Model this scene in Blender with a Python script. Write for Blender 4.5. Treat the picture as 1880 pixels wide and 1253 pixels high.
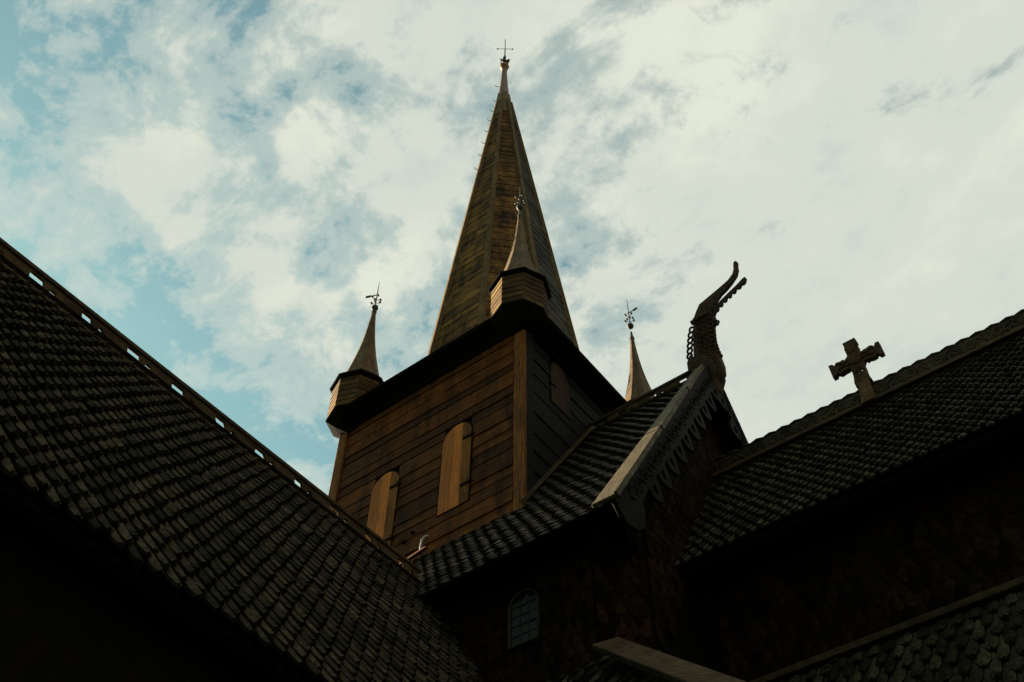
import bpy, math, random
from mathutils import Vector, Matrix
random.seed(11)
R = math.radians
for o in list(bpy.data.objects): bpy.data.objects.remove(o)
scn = bpy.context.scene
COL = scn.collection

# ------------------------------------------------------------------ camera
CR_ = Vector((0.79570606, 0.60564574, 0.00671609)); CU_ = Vector((0.46746811, -0.62114151, 0.62901256)); CF_ = Vector((-0.38513042, 0.49736954, 0.77736613))
cd = bpy.data.cameras.new('camera'); cam = bpy.data.objects.new('camera', cd); COL.objects.link(cam)
cam.matrix_world = Matrix(((CR_.x, CU_.x, -CF_.x, 0), (CR_.y, CU_.y, -CF_.y, 0), (CR_.z, CU_.z, -CF_.z, 0), (0, 0, 0, 1)))
cd.sensor_width = 36; cd.lens = 36 * 1903.5 / 1880; cd.clip_start = 0.05; cd.clip_end = 4000
scn.camera = cam
GROUND = -1.6

# ------------------------------------------------------------------ light, sky, exposure
SUN_EL = R(20); SUN_AZ = R(178.5)          # the sun stands in the west (-X)
sdir = Vector((math.cos(SUN_AZ) * math.cos(SUN_EL), math.sin(SUN_AZ) * math.cos(SUN_EL), math.sin(SUN_EL)))
sl = bpy.data.lights.new('sun', 'SUN'); sl.energy = 5.0; sl.angle = R(0.6); sl.color = (1.0, 0.80, 0.55)
so = bpy.data.objects.new('sun', sl); COL.objects.link(so)
so.rotation_euler = (-sdir).to_track_quat('-Z', 'Y').to_euler(); so.location = sdir * 60
scn.view_settings.view_transform = 'Standard'; scn.view_settings.look = 'None'
scn.view_settings.exposure = 2.4; scn.view_settings.gamma = 1.0; scn.view_settings.use_curve_mapping = False
world = bpy.data.worlds.new('World'); scn.world = world; world.use_nodes = True
wt = world.node_tree; wt.nodes.clear()
def wn(t, **k):
    n = wt.nodes.new(t)
    for a, b in k.items(): setattr(n, a, b)
    return n
def wl(a, b): wt.links.new(a, b)
def wmath(op, a, b=None, c=None, clamp=False):
    n = wn('ShaderNodeMath', operation=op); n.use_clamp = clamp
    for i, v in enumerate((a, b, c)):
        if v is None: continue
        if isinstance(v, (int, float)): n.inputs[i].default_value = v
        else: wl(v, n.inputs[i])
    return n.outputs[0]
def wramp(fac, stops, interp='EASE'):
    n = wn('ShaderNodeValToRGB'); n.color_ramp.interpolation = interp
    e = n.color_ramp.elements
    while len(e) < len(stops): e.new(0.5)
    for el, (p, c) in zip(e, stops): el.position = p; el.color = (*c, 1) if len(c) == 3 else c
    wl(fac, n.inputs[0]); return n.outputs[0]
sky = wn('ShaderNodeTexSky', sky_type='NISHITA'); sky.sun_disc = False
sky.sun_elevation = SUN_EL; sky.sun_rotation = R(270); sky.air_density = 1.0; sky.dust_density = 1.2; sky.ozone_density = 1.0
geo = wn('ShaderNodeTexCoord')
sep = wn('ShaderNodeSeparateXYZ'); wl(geo.outputs['Generated'], sep.inputs[0])
zz = wmath('MAXIMUM', sep.outputs[2], 0.06)
cu = wmath('DIVIDE', sep.outputs[0], zz); cv = wmath('DIVIDE', sep.outputs[1], zz)
cmb = wn('ShaderNodeCombineXYZ'); wl(cu, cmb.inputs[0]); wl(cv, cmb.inputs[1])
def wnoise(scale, detail, rough, dist, off, stretch=(1, 1, 1), rot=0):
    mp = wn('ShaderNodeMapping'); wl(cmb.outputs[0], mp.inputs[0])
    mp.inputs['Location'].default_value = off; mp.inputs['Rotation'].default_value = (0, 0, rot); mp.inputs['Scale'].default_value = stretch
    n = wn('ShaderNodeTexNoise'); wl(mp.outputs[0], n.inputs['Vector'])
    n.inputs['Scale'].default_value = scale; n.inputs['Detail'].default_value = detail
    n.inputs['Roughness'].default_value = rough; n.inputs['Distortion'].default_value = dist
    return n.outputs['Fac']
big = wnoise(1.7, 3, 0.5, 0.3, (2.3, 1.1, 0))
mid = wnoise(5.5, 9, 0.62, 0.45, (7.7, 3.4, 0), (1, 1.25, 1), 0.6)
fine = wnoise(13, 9, 0.66, 0.2, (1.7, 9.4, 0), (1, 1.1, 1), 0.3)
cov = wmath('ADD', wmath('MULTIPLY', big, 0.55), wmath('ADD', wmath('MULTIPLY', mid, 0.85), wmath('MULTIPLY', fine, 0.42)))
# cover thickens toward the north-east (right of the picture), thins toward the south-west
trend = wmath('ADD', wmath('MULTIPLY', cu, 0.23), wmath('MULTIPLY', cv, 0.165))
cov = wmath('ADD', cov, trend)
mask = wramp(cov, [(0.0, (0, 0, 0)), (0.72, (0.08, 0.08, 0.08)), (0.812, (0.53, 0.53, 0.53)), (0.94, (1, 1, 1))])
shade = wnoise(3.0, 7, 0.6, 0.3, (5.1, 8.2, 0), (1, 1.3, 1), 0.8)
ccol = wramp(wmath('ADD', wmath('MULTIPLY', shade, 0.7), wmath('MULTIPLY', fine, 0.3)), [(0.32, (2.08, 2.34, 2.18)), (0.48, (2.54, 2.73, 2.40)), (0.66, (2.96, 3.07, 2.61))])
ccol_node = ccol
skyb = wn('ShaderNodeMix', data_type='RGBA', blend_type='MULTIPLY'); skyb.inputs[0].default_value = 1.0
wl(sky.outputs[0], skyb.inputs[6]); skyb.inputs[7].default_value = (0.50, 0.75, 0.56, 1)
mx = wn('ShaderNodeMix', data_type='RGBA'); wl(mask, mx.inputs[0]); wl(skyb.outputs[2], mx.inputs[6]); wl(ccol, mx.inputs[7])
bg = wn('ShaderNodeBackground'); bg.inputs['Strength'].default_value = 0.05; wl(mx.outputs[2], bg.inputs['Color'])
wo = wn('ShaderNodeOutputWorld'); wl(bg.outputs[0], wo.inputs[0])

# ------------------------------------------------------------------ materials
def wood(name, c0, c1, c2, rough=0.75, scale=(1, 1, 1), nscale=6.0, bump=0.25, var=0.5, spec=0.3, stain=0.5, sscale=(1, 1, 1)):
    """weathered timber: two tones by streaked noise, dark stains, per piece variation."""
    m = bpy.data.materials.new(name); m.use_nodes = True; t = m.node_tree; N = t.nodes; L = t.links
    b = N['Principled BSDF']; b.inputs['Roughness'].default_value = rough; b.inputs['Specular IOR Level'].default_value = spec * 0.35
    g = N.new('ShaderNodeNewGeometry'); mp = N.new('ShaderNodeMapping'); mp.inputs['Scale'].default_value = scale
    L.new(g.outputs['Position'], mp.inputs[0])
    at = N.new('ShaderNodeAttribute'); at.attribute_name = 'rnd'; oi = N.new('ShaderNodeObjectInfo')
    ad = N.new('ShaderNodeMath'); ad.operation = 'ADD'; L.new(at.outputs['Fac'], ad.inputs[0]); L.new(oi.outputs['Random'], ad.inputs[1])
    fr = N.new('ShaderNodeMath'); fr.operation = 'FRACT'; L.new(ad.outputs[0], fr.inputs[0])
    n1 = N.new('ShaderNodeTexNoise'); n1.noise_dimensions = '4D'; n1.inputs['Scale'].default_value = nscale; n1.inputs['Detail'].default_value = 7; n1.inputs['Roughness'].default_value = 0.65
    L.new(mp.outputs[0], n1.inputs['Vector'])
    w = N.new('ShaderNodeMath'); w.operation = 'MULTIPLY'; w.inputs[1].default_value = 7.0; L.new(fr.outputs[0], w.inputs[0]); L.new(w.outputs[0], n1.inputs['W'])
    r1 = N.new('ShaderNodeValToRGB'); e = r1.color_ramp.elements; e[0].position = 0.32; e[0].color = (*c0, 1); e[1].position = 0.68; e[1].color = (*c1, 1)
    L.new(n1.outputs['Fac'], r1.inputs[0])
    n2 = N.new('ShaderNodeTexNoise'); n2.inputs['Scale'].default_value = 1.7; n2.inputs['Detail'].default_value = 6; n2.inputs['Roughness'].default_value = 0.7
    mp2 = N.new('ShaderNodeMapping'); mp2.inputs['Scale'].default_value = sscale; L.new(g.outputs['Position'], mp2.inputs[0]); L.new(mp2.outputs[0], n2.inputs['Vector'])
    r2 = N.new('ShaderNodeValToRGB'); e = r2.color_ramp.elements; e[0].position = 0.42; e[0].color = (0, 0, 0, 1); e[1].position = 0.66; e[1].color = (stain,) * 3 + (1,)
    L.new(n2.outputs['Fac'], r2.inputs[0])
    mx = N.new('ShaderNodeMix'); mx.data_type = 'RGBA'; L.new(r2.outputs[0], mx.inputs[0]); L.new(r1.outputs[0], mx.inputs[6]); mx.inputs[7].default_value = (*c2, 1)
    v = N.new('ShaderNodeMapRange'); v.inputs['To Min'].default_value = 1 - var; v.inputs['To Max'].default_value = 1 + var; L.new(fr.outputs[0], v.inputs['Value'])
    hs = N.new('ShaderNodeHueSaturation'); L.new(mx.outputs[2], hs.inputs['Color']); L.new(v.outputs[0], hs.inputs['Value'])
    L.new(hs.outputs[0], b.inputs['Base Color'])
    bp = N.new('ShaderNodeBump'); bp.inputs['Strength'].default_value = bump; bp.inputs['Distance'].default_value = 0.03
    L.new(n1.outputs['Fac'], bp.inputs['Height']); L.new(bp.outputs[0], b.inputs['Normal'])
    return m
M = {}
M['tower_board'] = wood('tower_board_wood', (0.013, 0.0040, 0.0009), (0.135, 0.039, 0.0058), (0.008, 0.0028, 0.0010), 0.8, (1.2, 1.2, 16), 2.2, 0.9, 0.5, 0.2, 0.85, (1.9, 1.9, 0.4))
M['tower_east'] = wood('tower_board_wood_grey', (0.003, 0.0031, 0.0027), (0.010, 0.009, 0.0066), (0.003, 0.0027, 0.0023), 0.8, (1.2, 1.2, 16), 2.2, 0.5, 0.4, 0.2, 0.6)  # east side's shade put into a darker, greyer copy of the tower boards
M['post'] = wood('corner_post_wood', (0.022, 0.0075, 0.002), (0.24, 0.078, 0.014), (0.02, 0.008, 0.002), 0.75, (11, 11, 0.9), 2.4, 0.8, 0.2, 0.2, 0.5)
M['shutter'] = wood('shutter_wood', (0.18, 0.050, 0.005), (0.44, 0.126, 0.013), (0.08, 0.022, 0.003), 0.65, (12, 12, 0.7), 2.0, 0.25, 0.25, 0.3, 0.35)
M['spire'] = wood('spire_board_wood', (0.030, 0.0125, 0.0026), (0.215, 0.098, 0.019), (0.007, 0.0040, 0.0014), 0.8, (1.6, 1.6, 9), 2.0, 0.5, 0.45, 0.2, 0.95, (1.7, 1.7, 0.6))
M['spire_grey'] = wood('spire_board_wood_grey', (0.014, 0.013, 0.009), (0.060, 0.050, 0.032), (0.006, 0.006, 0.005), 0.8, (1.6, 1.6, 9), 2.0, 0.5, 0.45, 0.2, 0.9)  # spire planks with the shade of the east side painted into the colour
M['dim'] = wood('old_shutter_wood', (0.012, 0.006, 0.002), (0.045, 0.020, 0.007), (0.008, 0.005, 0.003), 0.8, (12, 12, 0.7), 2.0, 0.25, 0.25, 0.2, 0.5)
M['dim2'] = wood('weathered_shutter_wood', (0.07, 0.024, 0.004), (0.24, 0.085, 0.013), (0.03, 0.012, 0.003), 0.75, (12, 12, 0.7), 2.0, 0.4, 0.25, 0.2, 0.7)
M['batten'] = wood('spire_batten_wood', (0.05, 0.030, 0.011), (0.17, 0.105, 0.040), (0.03, 0.019, 0.008), 0.75, (3, 3, 1), 3, 0.3, 0.15, 0.2)
M['drum'] = wood('turret_board_wood', (0.08, 0.045, 0.014), (0.27, 0.165, 0.062), (0.03, 0.018, 0.007), 0.75, (2.5, 2.5, 14), 2.5, 0.4, 0.25, 0.2, 0.6)  # paler copy for drum faces toward the sun, sunlight put into the colour
M['drum_dark'] = wood('turret_board_wood_dark', (0.028, 0.014, 0.005), (0.105, 0.052, 0.016), (0.013, 0.007, 0.003), 0.75, (2.5, 2.5, 14), 2.5, 0.4, 0.35, 0.2, 0.7)  # darker copy for drum faces turned away, shade put into the colour
M['cone'] = wood('turret_roof_wood', (0.05, 0.030, 0.013), (0.16, 0.102, 0.050), (0.025, 0.015, 0.006), 0.7, (5, 5, 1.5), 3, 0.3, 0.2, 0.3, 0.6)
M['dark'] = wood('tarred_dark_wood', (0.003, 0.0024, 0.0017), (0.008, 0.006, 0.004), (0.003, 0.0024, 0.0017), 0.9, (3, 3, 3), 2, 0.3, 0.3, 0.05)
M['deck'] = wood('roof_underlay_wood', (0.003, 0.0025, 0.002), (0.006, 0.005, 0.0035), (0.003, 0.0025, 0.002), 0.9, (2, 2, 2), 3, 0.3, 0.2, 0.05)
M['shingle'] = wood('roof_shingle_tarred', (0.007, 0.0056, 0.003), (0.056, 0.0445, 0.0245), (0.006, 0.004, 0.002), 0.75, (2, 2, 2), 7, 0.5, 0.6, 0.05, 0.55)
M['shingle_nave'] = wood('nave_shingle_tarred', (0.007, 0.0053, 0.0036), (0.048, 0.036, 0.023), (0.006, 0.0045, 0.003), 0.6, (2, 2, 2), 7, 0.5, 0.5, 0.10, 0.5)
M['shingle_wall'] = wood('wall_shingle_tarred', (0.0035, 0.0021, 0.0011), (0.021, 0.0085, 0.0029), (0.0028, 0.0023, 0.0017), 0.85, (2, 2, 2), 5, 0.5, 0.7, 0.08, 0.8)
M['end_grain'] = wood('shingle_end_grain_tarred', (0.006, 0.005, 0.003), (0.018, 0.014, 0.009), (0.005, 0.004, 0.0025), 0.85, (3, 3, 3), 8, 0.4, 0.4, 0.05, 0.4)  # tarred end grain, with shade of butts and sides painted into the tone
M['dragon'] = wood('dragon_weathered_wood', (0.012, 0.0075, 0.004), (0.095, 0.049, 0.019), (0.008, 0.006, 0.004), 0.75, (3, 3, 2), 6, 0.8, 0.2, 0.2, 0.7)
M['hip'] = wood('hip_board_wood', (0.030, 0.017, 0.008), (0.13, 0.078, 0.036), (0.018, 0.011, 0.006), 0.75, (2, 5, 5), 4, 0.8, 0.1, 0.2, 0.8)
M['cross_wood'] = wood('cross_weathered_wood', (0.035, 0.018, 0.008), (0.15, 0.072, 0.030), (0.022, 0.013, 0.007), 0.75, (3, 3, 3), 6, 0.8, 0.3, 0.2, 0.7)
M['carved'] = wood('carved_wood', (0.016, 0.011, 0.006), (0.065, 0.042, 0.020), (0.012, 0.009, 0.006), 0.75, (3, 3, 3), 5, 0.5, 0.25, 0.25, 0.6)
M['cap'] = wood('bargeboard_weathered_wood', (0.032, 0.025, 0.014), (0.165, 0.125, 0.070), (0.022, 0.016, 0.008), 0.7, (9, 1.6, 1.6), 3, 0.7, 0.1, 0.3, 0.6)
M['facing'] = wood('bargeboard_carved_wood', (0.003, 0.0028, 0.0022), (0.013, 0.011, 0.0077), (0.003, 0.0024, 0.0017), 0.8, (4, 3, 3), 4, 0.6, 0.15, 0.2, 0.6)
M['crest'] = wood('ridge_crest_wood', (0.024, 0.015, 0.007), (0.085, 0.052, 0.022), (0.018, 0.012, 0.006), 0.8, (2, 2, 4), 4, 0.5, 0.2, 0.2, 0.6)
M['rail'] = wood('ridge_rail_wood', (0.025, 0.014, 0.005), (0.09, 0.047, 0.015), (0.015, 0.010, 0.005), 0.7, (1.2, 4, 6), 4, 0.4, 0.1, 0.3, 0.5)
M['grass'] = wood('grass_ground', (0.018, 0.028, 0.009), (0.04, 0.055, 0.02), (0.03, 0.026, 0.014), 0.95, (1, 1, 1), 3, 0.3, 0.0, 0.1, 0.6)
def metal(name, col, rough, met=0.9):
    m = bpy.data.materials.new(name); m.use_nodes = True; N = m.node_tree.nodes; L = m.node_tree.links; b = N['Principled BSDF']
    n = N.new('ShaderNodeTexNoise'); n.inputs['Scale'].default_value = 14; n.inputs['Detail'].default_value = 5
    r = N.new('ShaderNodeValToRGB'); r.color_ramp.elements[0].color = (*[c * 0.45 for c in col], 1); r.color_ramp.elements[1].color = (*col, 1)
    L.new(n.outputs['Fac'], r.inputs[0]); L.new(r.outputs[0], b.inputs['Base Color'])
    b.inputs['Roughness'].default_value = rough; b.inputs['Metallic'].default_value = met
    return m
M['iron'] = metal('wrought_iron', (0.03, 0.027, 0.022), 0.75, 0.1)
M['copper'] = metal('copper_sheet', (0.42, 0.15, 0.09), 0.45, 0.85)
M['neck'] = metal('aged_copper_neck', (0.17, 0.088, 0.055), 0.6, 0.4)
M['gold'] = metal('tarnished_gilt_ball', (0.22, 0.095, 0.03), 0.5, 0.7)
M['zinc'] = metal('painted_pale_pipe', (0.40, 0.36, 0.33), 0.45, 0.2)
M['lead'] = metal('lead_came', (0.012, 0.012, 0.010), 0.7, 0.1)
M['glass'] = metal('old_window_glass', (0.046, 0.043, 0.033), 0.4, 0.0); M['glass'].node_tree.nodes['Principled BSDF'].inputs['Specular IOR Level'].default_value = 0.06
M['frame'] = wood('window_frame_paint', (0.02, 0.02, 0.012), (0.055, 0.055, 0.034), (0.014, 0.014, 0.008), 0.6, (3, 3, 3), 4, 0.2, 0.1, 0.3, 0.4)

# ------------------------------------------------------------------ object helpers
WM = {}
def link(o, parent=None, world=None):
    COL.objects.link(o)
    w = world if world is not None else Matrix.Identity(4)
    if parent is not None:
        o.parent = parent; o.matrix_parent_inverse = WM[parent.name].inverted()
    o.matrix_basis = w; WM[o.name] = w
    return o
def tag(o, label=None, cat=None, group=None, kind=None):
    if label: o['label'] = label
    if cat: o['category'] = cat
    if group: o['group'] = group
    if kind: o['kind'] = kind
    return o
def empty(name, loc, parent=None):
    return link(bpy.data.objects.new(name, None), parent, Matrix.Translation(loc))
class MB:
    def __init__(s): s.v = []; s.f = []; s.r = []
    def add(s, vs, fs, rnd=0.0, mat=None):
        b = len(s.v)
        s.v += [tuple(mat @ Vector(p)) if mat else tuple(p) for p in vs]
        s.f += [[b + i for i in f] for f in fs]; s.r += [rnd] * len(vs)
        return s
    def hexa(s, q, rnd=0.0):          # eight corners: bottom ring 0-3, top ring 4-7
        return s.add(q, [(3, 2, 1, 0), (4, 5, 6, 7), (0, 1, 5, 4), (1, 2, 6, 5), (2, 3, 7, 6), (3, 0, 4, 7)], rnd)
    def box(s, x0, x1, y0, y1, z0, z1, rnd=0.0):
        return s.hexa([(x0, y0, z0), (x1, y0, z0), (x1, y1, z0), (x0, y1, z0), (x0, y0, z1), (x1, y0, z1), (x1, y1, z1), (x0, y1, z1)], rnd)
    def obox(s, o, a, b, c, rnd=0.0): # corner o and three edge vectors
        o, a, b, c = map(Vector, (o, a, b, c))
        return s.hexa([o, o + a, o + a + b, o + b, o + c, o + a + c, o + a + b + c, o + b + c], rnd)
    def ring(s, c, rs, zs, n=8, rot=0.0, cap=True, rnd=0.0):   # lathe of n sides
        vs = []; fs = []
        for r, z in zip(rs, zs):
            for k in range(n):
                a = rot + 2 * math.pi * k / n; vs.append((c[0] + r * math.cos(a), c[1] + r * math.sin(a), z))
        for j in range(len(rs) - 1):
            for k in range(n):
                k2 = (k + 1) % n; fs.append((j * n + k, j * n + k2, (j + 1) * n + k2, (j + 1) * n + k))
        if cap: fs.append(tuple(range(n - 1, -1, -1))); fs.append(tuple(range((len(rs) - 1) * n, len(rs) * n)))
        return s.add(vs, fs, rnd)
    def tube(s, pts, r, n=6, rnd=0.0):
        pts = [Vector(p) for p in pts]; rr = r if isinstance(r, (list, tuple)) else [r] * len(pts)
        vs = []; fs = []; up = None
        for i, p in enumerate(pts):
            d = (pts[min(i + 1, len(pts) - 1)] - pts[max(i - 1, 0)]).normalized()
            if up is None: up = d.orthogonal().normalized()
            up = (up - d * up.dot(d)).normalized(); sd = d.cross(up)
            for k in range(n):
                a = 2 * math.pi * k / n; vs.append(p + (up * math.cos(a) + sd * math.sin(a)) * rr[i])
        for i in range(len(pts) - 1):
            for k in range(n):
                k2 = (k + 1) % n; fs.append((i * n + k, i * n + k2, (i + 1) * n + k2, (i + 1) * n + k))
        fs.append(tuple(range(n - 1, -1, -1))); fs.append(tuple(range((len(pts) - 1) * n, len(pts) * n)))
        return s.add(vs, fs, rnd)
    def prism(s, poly, fn, t, rnd=0.0):   # poly (u,v) -> fn(u,v,w), extruded w from 0 to t
        n = len(poly)
        vs = [fn(u, v, 0) for u, v in poly] + [fn(u, v, t) for u, v in poly]
        fs = [tuple(range(n - 1, -1, -1)), tuple(range(n, 2 * n))] + [(k, (k + 1) % n, n + (k + 1) % n, n + k) for k in range(n)]
        return s.add(vs, fs, rnd)
    def mesh(s, name, smooth=False):
        me = bpy.data.meshes.new(name); me.from_pydata(s.v, [], s.f); me.update()
        if any(s.r):
            a = me.attributes.new('rnd', 'FLOAT', 'POINT'); a.data.foreach_set('value', s.r)
        if smooth: me.polygons.foreach_set('use_smooth', [True] * len(me.polygons))
        return me
    def build(s, name, mat, parent=None, bevel=0.0, smooth=False, world=None):
        me = s.mesh(name, smooth); me.materials.append(M[mat] if isinstance(mat, str) else mat)
        o = bpy.data.objects.new(name, me)
        if bevel:
            bm = o.modifiers.new('bevel', 'BEVEL'); bm.width = bevel; bm.segments = 2; bm.limit_method = 'ANGLE'
        return link(o, parent, world)
def share(name, me, parent, world):
    return link(bpy.data.objects.new(name, me), parent, world)
def curve_mesh(name, outlines, depth, bevel=0.01, closed=True):
    """flat outlines with holes (u,v), filled and extruded by +-depth, edges rounded; lies in local XY"""
    c = bpy.data.curves.new(name, 'CURVE'); c.dimensions = '2D'; c.fill_mode = 'BOTH'; c.extrude = max(depth - bevel, 0.001); c.bevel_depth = bevel; c.bevel_resolution = 1
    c.offset = -bevel
    for pl in outlines:
        sp = c.splines.new('POLY'); sp.points.add(len(pl) - 1); sp.use_cyclic_u = True
        for q, (u, v) in zip(sp.points, pl): q.co = (u, v, 0, 1)
    o = bpy.data.objects.new(name, c); COL.objects.link(o)
    dg = bpy.context.evaluated_depsgraph_get(); dg.update()
    me = bpy.data.meshes.new_from_object(o.evaluated_get(dg)); me.name = name
    bpy.data.objects.remove(o); bpy.data.curves.remove(c)
    return me
def put(name, me, mat, parent, world):
    if not me.materials: me.materials.append(M[mat])
    elif me.materials[0] is None: me.materials[0] = M[mat]
    return share(name, me, parent, world)
def frame(o, ux, uy, uz):
    m = Matrix.Identity(4)
    for i, v in enumerate((ux, uy, uz)):
        v = Vector(v); m[0][i], m[1][i], m[2][i] = v
    m.translation = Vector(o); return m
XZ = lambda y: frame((0, y, 0), (1, 0, 0), (0, 0, 1), (0, -1, 0))     # local (u,v) -> world (x,z) in the plane y
def circle(cx, cy, r, n=12, r2=None): return [(cx + r * math.cos(2 * math.pi * k / n), cy + (r2 or r) * math.sin(2 * math.pi * k / n)) for k in range(n)]
def screen(p):
    p = Vector(p); d = p.dot(CF_)
    if d < 0.2: return None
    return 940 + 1903.5 * p.dot(CR_) / d, 626.5 - 1903.5 * p.dot(CU_) / d, d

# ------------------------------------------------------------------ shingles
def shingle_mb(w, L, t, seed, tip='hex'):
    rg = random.Random(seed); h = w * 0.5
    if tip == 'hex': k_ = rg.uniform(.60, .74); prof = [(0, h * (k_ - .03)), (L - w * rg.uniform(.42, .58), h * k_), (L - 0.012, h * (0.26 + rg.uniform(-.1, .1)))]
    elif tip == 'round': prof = [(0, h * 0.95), (L - w * 0.66, h * 0.96), (L - w * 0.28, h * 0.70), (L, h * 0.12)]
    else: prof = [(0, h * 0.93), (L - w * 0.06, h * 0.94), (L, h * 0.86)]
    cr = t * rg.uniform(.2, .6)
    vs = []; 
    for (v, hw) in prof:
        sk = rg.uniform(-.01, .01)
        vs += [(-hw, v + sk, 0), (-hw, v + sk, t * .75), (0, v, t + cr), (hw, v - sk, t * .75), (hw, v - sk, 0)]
    fs = []
    for i in range(len(prof) - 1):
        a = i * 5; b = a + 5
        for k in range(4): fs.append((a + k, a + k + 1, b + k + 1, b + k))
        fs.append((a + 4, a, b, b + 4))
    e = (len(prof) - 1) * 5; fs.append((e, e + 1, e + 2, e + 3, e + 4)); fs.append((4, 3, 2, 1, 0))
    return vs, fs
def is_top(f):                       # the two upper facets of a shingle
    k = sorted(i % 5 for i in f); return len(f) == 4 and (k == [1, 1, 2, 2] or k == [2, 2, 3, 3])
def shingle_field(part, name, O, U, V, ulen, vlen, w, e, mat, budget, tip='hex', t=0.035, v0=0.0, keep=None, margin=30, edge='end_grain'):
    """rows of overlapping shingles on the plane O + u*U + v*V (V down the slope)."""
    U = Vector(U).normalized(); V = Vector(V).normalized(); Nn = U.cross(V)
    if Nn.dot(-Vector(O)) < 0: Nn = -Nn
    O = Vector(O); L = e * 2.3
    # keep a right-handed frame: x=U', y=V, z=N
    Ux = V.cross(Nn)
    kinds = [shingle_mb(w, L, t, s, tip) for s in range(9)]
    spots = []; row = 0; v = vlen
    while v > v0:
        u = -w * (0.5 if row % 2 else 0.0)
        while u < ulen + w * .5:
            if keep is None or keep(u, v):
                uu = u + random.uniform(-.008, .008); fk = min(1.0, max(v, .06) / L); vv = v - L * fk + random.uniform(-.015, .015) * fk
                P = O + U * uu + V * vv
                lift = t * 1.0
                ang = math.atan2(t * (1.85 if tip == 'hex' else 1.5 if tip == 'square' else 1.2), L) + random.uniform(-.012, .02); tw = random.uniform(-.014, .014) if tip == 'round' else random.uniform(-.024, .024)
                slip = 0.05 if random.random() < .02 and tip != 'round' else 0.0
                rot = Matrix.Rotation(tw, 4, Nn) @ Matrix.Rotation(ang, 4, Ux)
                m = Matrix.Translation(P + V * slip - Nn * (-.004 if tip == 'round' else t * 1.9 + .012 - (1 - fk) * t * 1.6)) @ rot @ frame((0, 0, 0), Ux, V * fk, Nn)
                tipP = P + V * L
                s = screen(tipP)
                vis = s is not None and -margin < s[0] < 1880 + margin and -margin < s[1] < 1253 + margin
                spots.append((s[2] if vis else 1e6, m, random.random()))
            u += w
        v -= e; row += 1
    spots.sort(key=lambda q: q[0])
    mes = []
    for vs, fs in kinds:
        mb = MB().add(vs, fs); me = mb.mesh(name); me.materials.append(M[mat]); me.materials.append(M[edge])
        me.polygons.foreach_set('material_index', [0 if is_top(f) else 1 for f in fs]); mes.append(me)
    n = 0; rest = MB()
    for d, m, r in spots:
        if d < 1e6 and n < budget:
            share(name, random.choice(mes), part, m); n += 1
        else:
            vs, fs = random.choice(kinds); rest.add(vs, fs, r + .001, m)
    if rest.v:
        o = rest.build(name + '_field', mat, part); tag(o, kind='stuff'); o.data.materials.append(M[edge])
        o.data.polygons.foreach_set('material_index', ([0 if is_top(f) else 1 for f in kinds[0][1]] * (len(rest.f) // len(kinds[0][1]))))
    return n

# ================================================================== the setting
g = MB().box(-400, 400, -400, 400, GROUND - 0.5, GROUND).build('ground', 'grass'); tag(g, kind='structure')

CH = empty('stave_church', (-8, 12, GROUND))
tag(CH, 'dark tarred wooden stave church with tall spire, corner turrets and shingled roofs', 'church')

# ---- measures (metres, camera at the origin)
SLOPE = 1.5706; YN = 12.852; ZNR = 15.506           # nave roof pitch, ridge line
YNE, ZNE = 8.973, 9.414                             # nave eave
XG = -5.11                                          # nave gable edge
XT, YT, TW, TD = -7.864, 10.526, 5.0, 4.652         # tower: south-east corner, width, depth
ZC = 16.655                                         # tower cornice
roofz = lambda y: ZNR - SLOPE * abs(YN - y)
VS = Vector((0, -1, -SLOPE)).normalized()

# ------------------------------------------------------------------ transept (left)
XR, ZR, TS = -8.989, 9.993, 1.71
XTE, ZTE = -6.15, 5.137
Y0, Y1 = -1.6, 9.5
wallp = MB(); 
def gable_prism(mb, axis, a0, a1, c, half, zb, ze, zr):
    poly = [(c - half, zb), (c + half, zb), (c + half, ze), (c, zr), (c - half, ze)]
    fn = (lambda u, v, w: (u, a0 + w, v)) if axis == 'y' else (lambda u, v, w: (a0 + w, u, v))
    mb.prism(poly, fn, a1 - a0)
gable_prism(wallp, 'y', Y0 + .5, Y1 + .3, XR, 2.35, GROUND, ZR - 2.35 * TS - .12, ZR - .12)
wallp.build('transept_wall', 'dark', CH)
tr = MB()
for s in (1, -1):
    e = Vector((XTE, 0, ZTE)) if s > 0 else Vector((2 * XR - XTE, 0, ZTE))
    d = Vector((e.x - XR, 0, e.z - ZR)); n = Vector((TS * s, 0, 1)).normalized()
    tr.obox(Vector((XR, Y0, ZR)) - n * .12 + d.normalized() * .26, d - d.normalized() * .26, (0, Y1 - Y0 + .25, 0), n * -.08)
tr.box(XR - .05, XR + .05, Y0, Y1, ZR - .5, ZR + .02)
trp = tr.build('transept_roof', 'deck', CH)
tag(trp, 'left roof slope of dark tarred shingles below a pierced ridge board')
shingle_field(trp, 'shingle', (XR, Y0, ZR), (0, 1, 0), (1, 0, -TS), Y1 - Y0, 5.66, 0.195, 0.178, 'shingle', 330, 'hex', 0.042)
MB().obox((XTE - .30, Y0, ZTE - .05), (.05, 0, 0), (0, Y1 - Y0, 0), (0, 0, .10)).build('eave_board', 'dark', CH)

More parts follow.
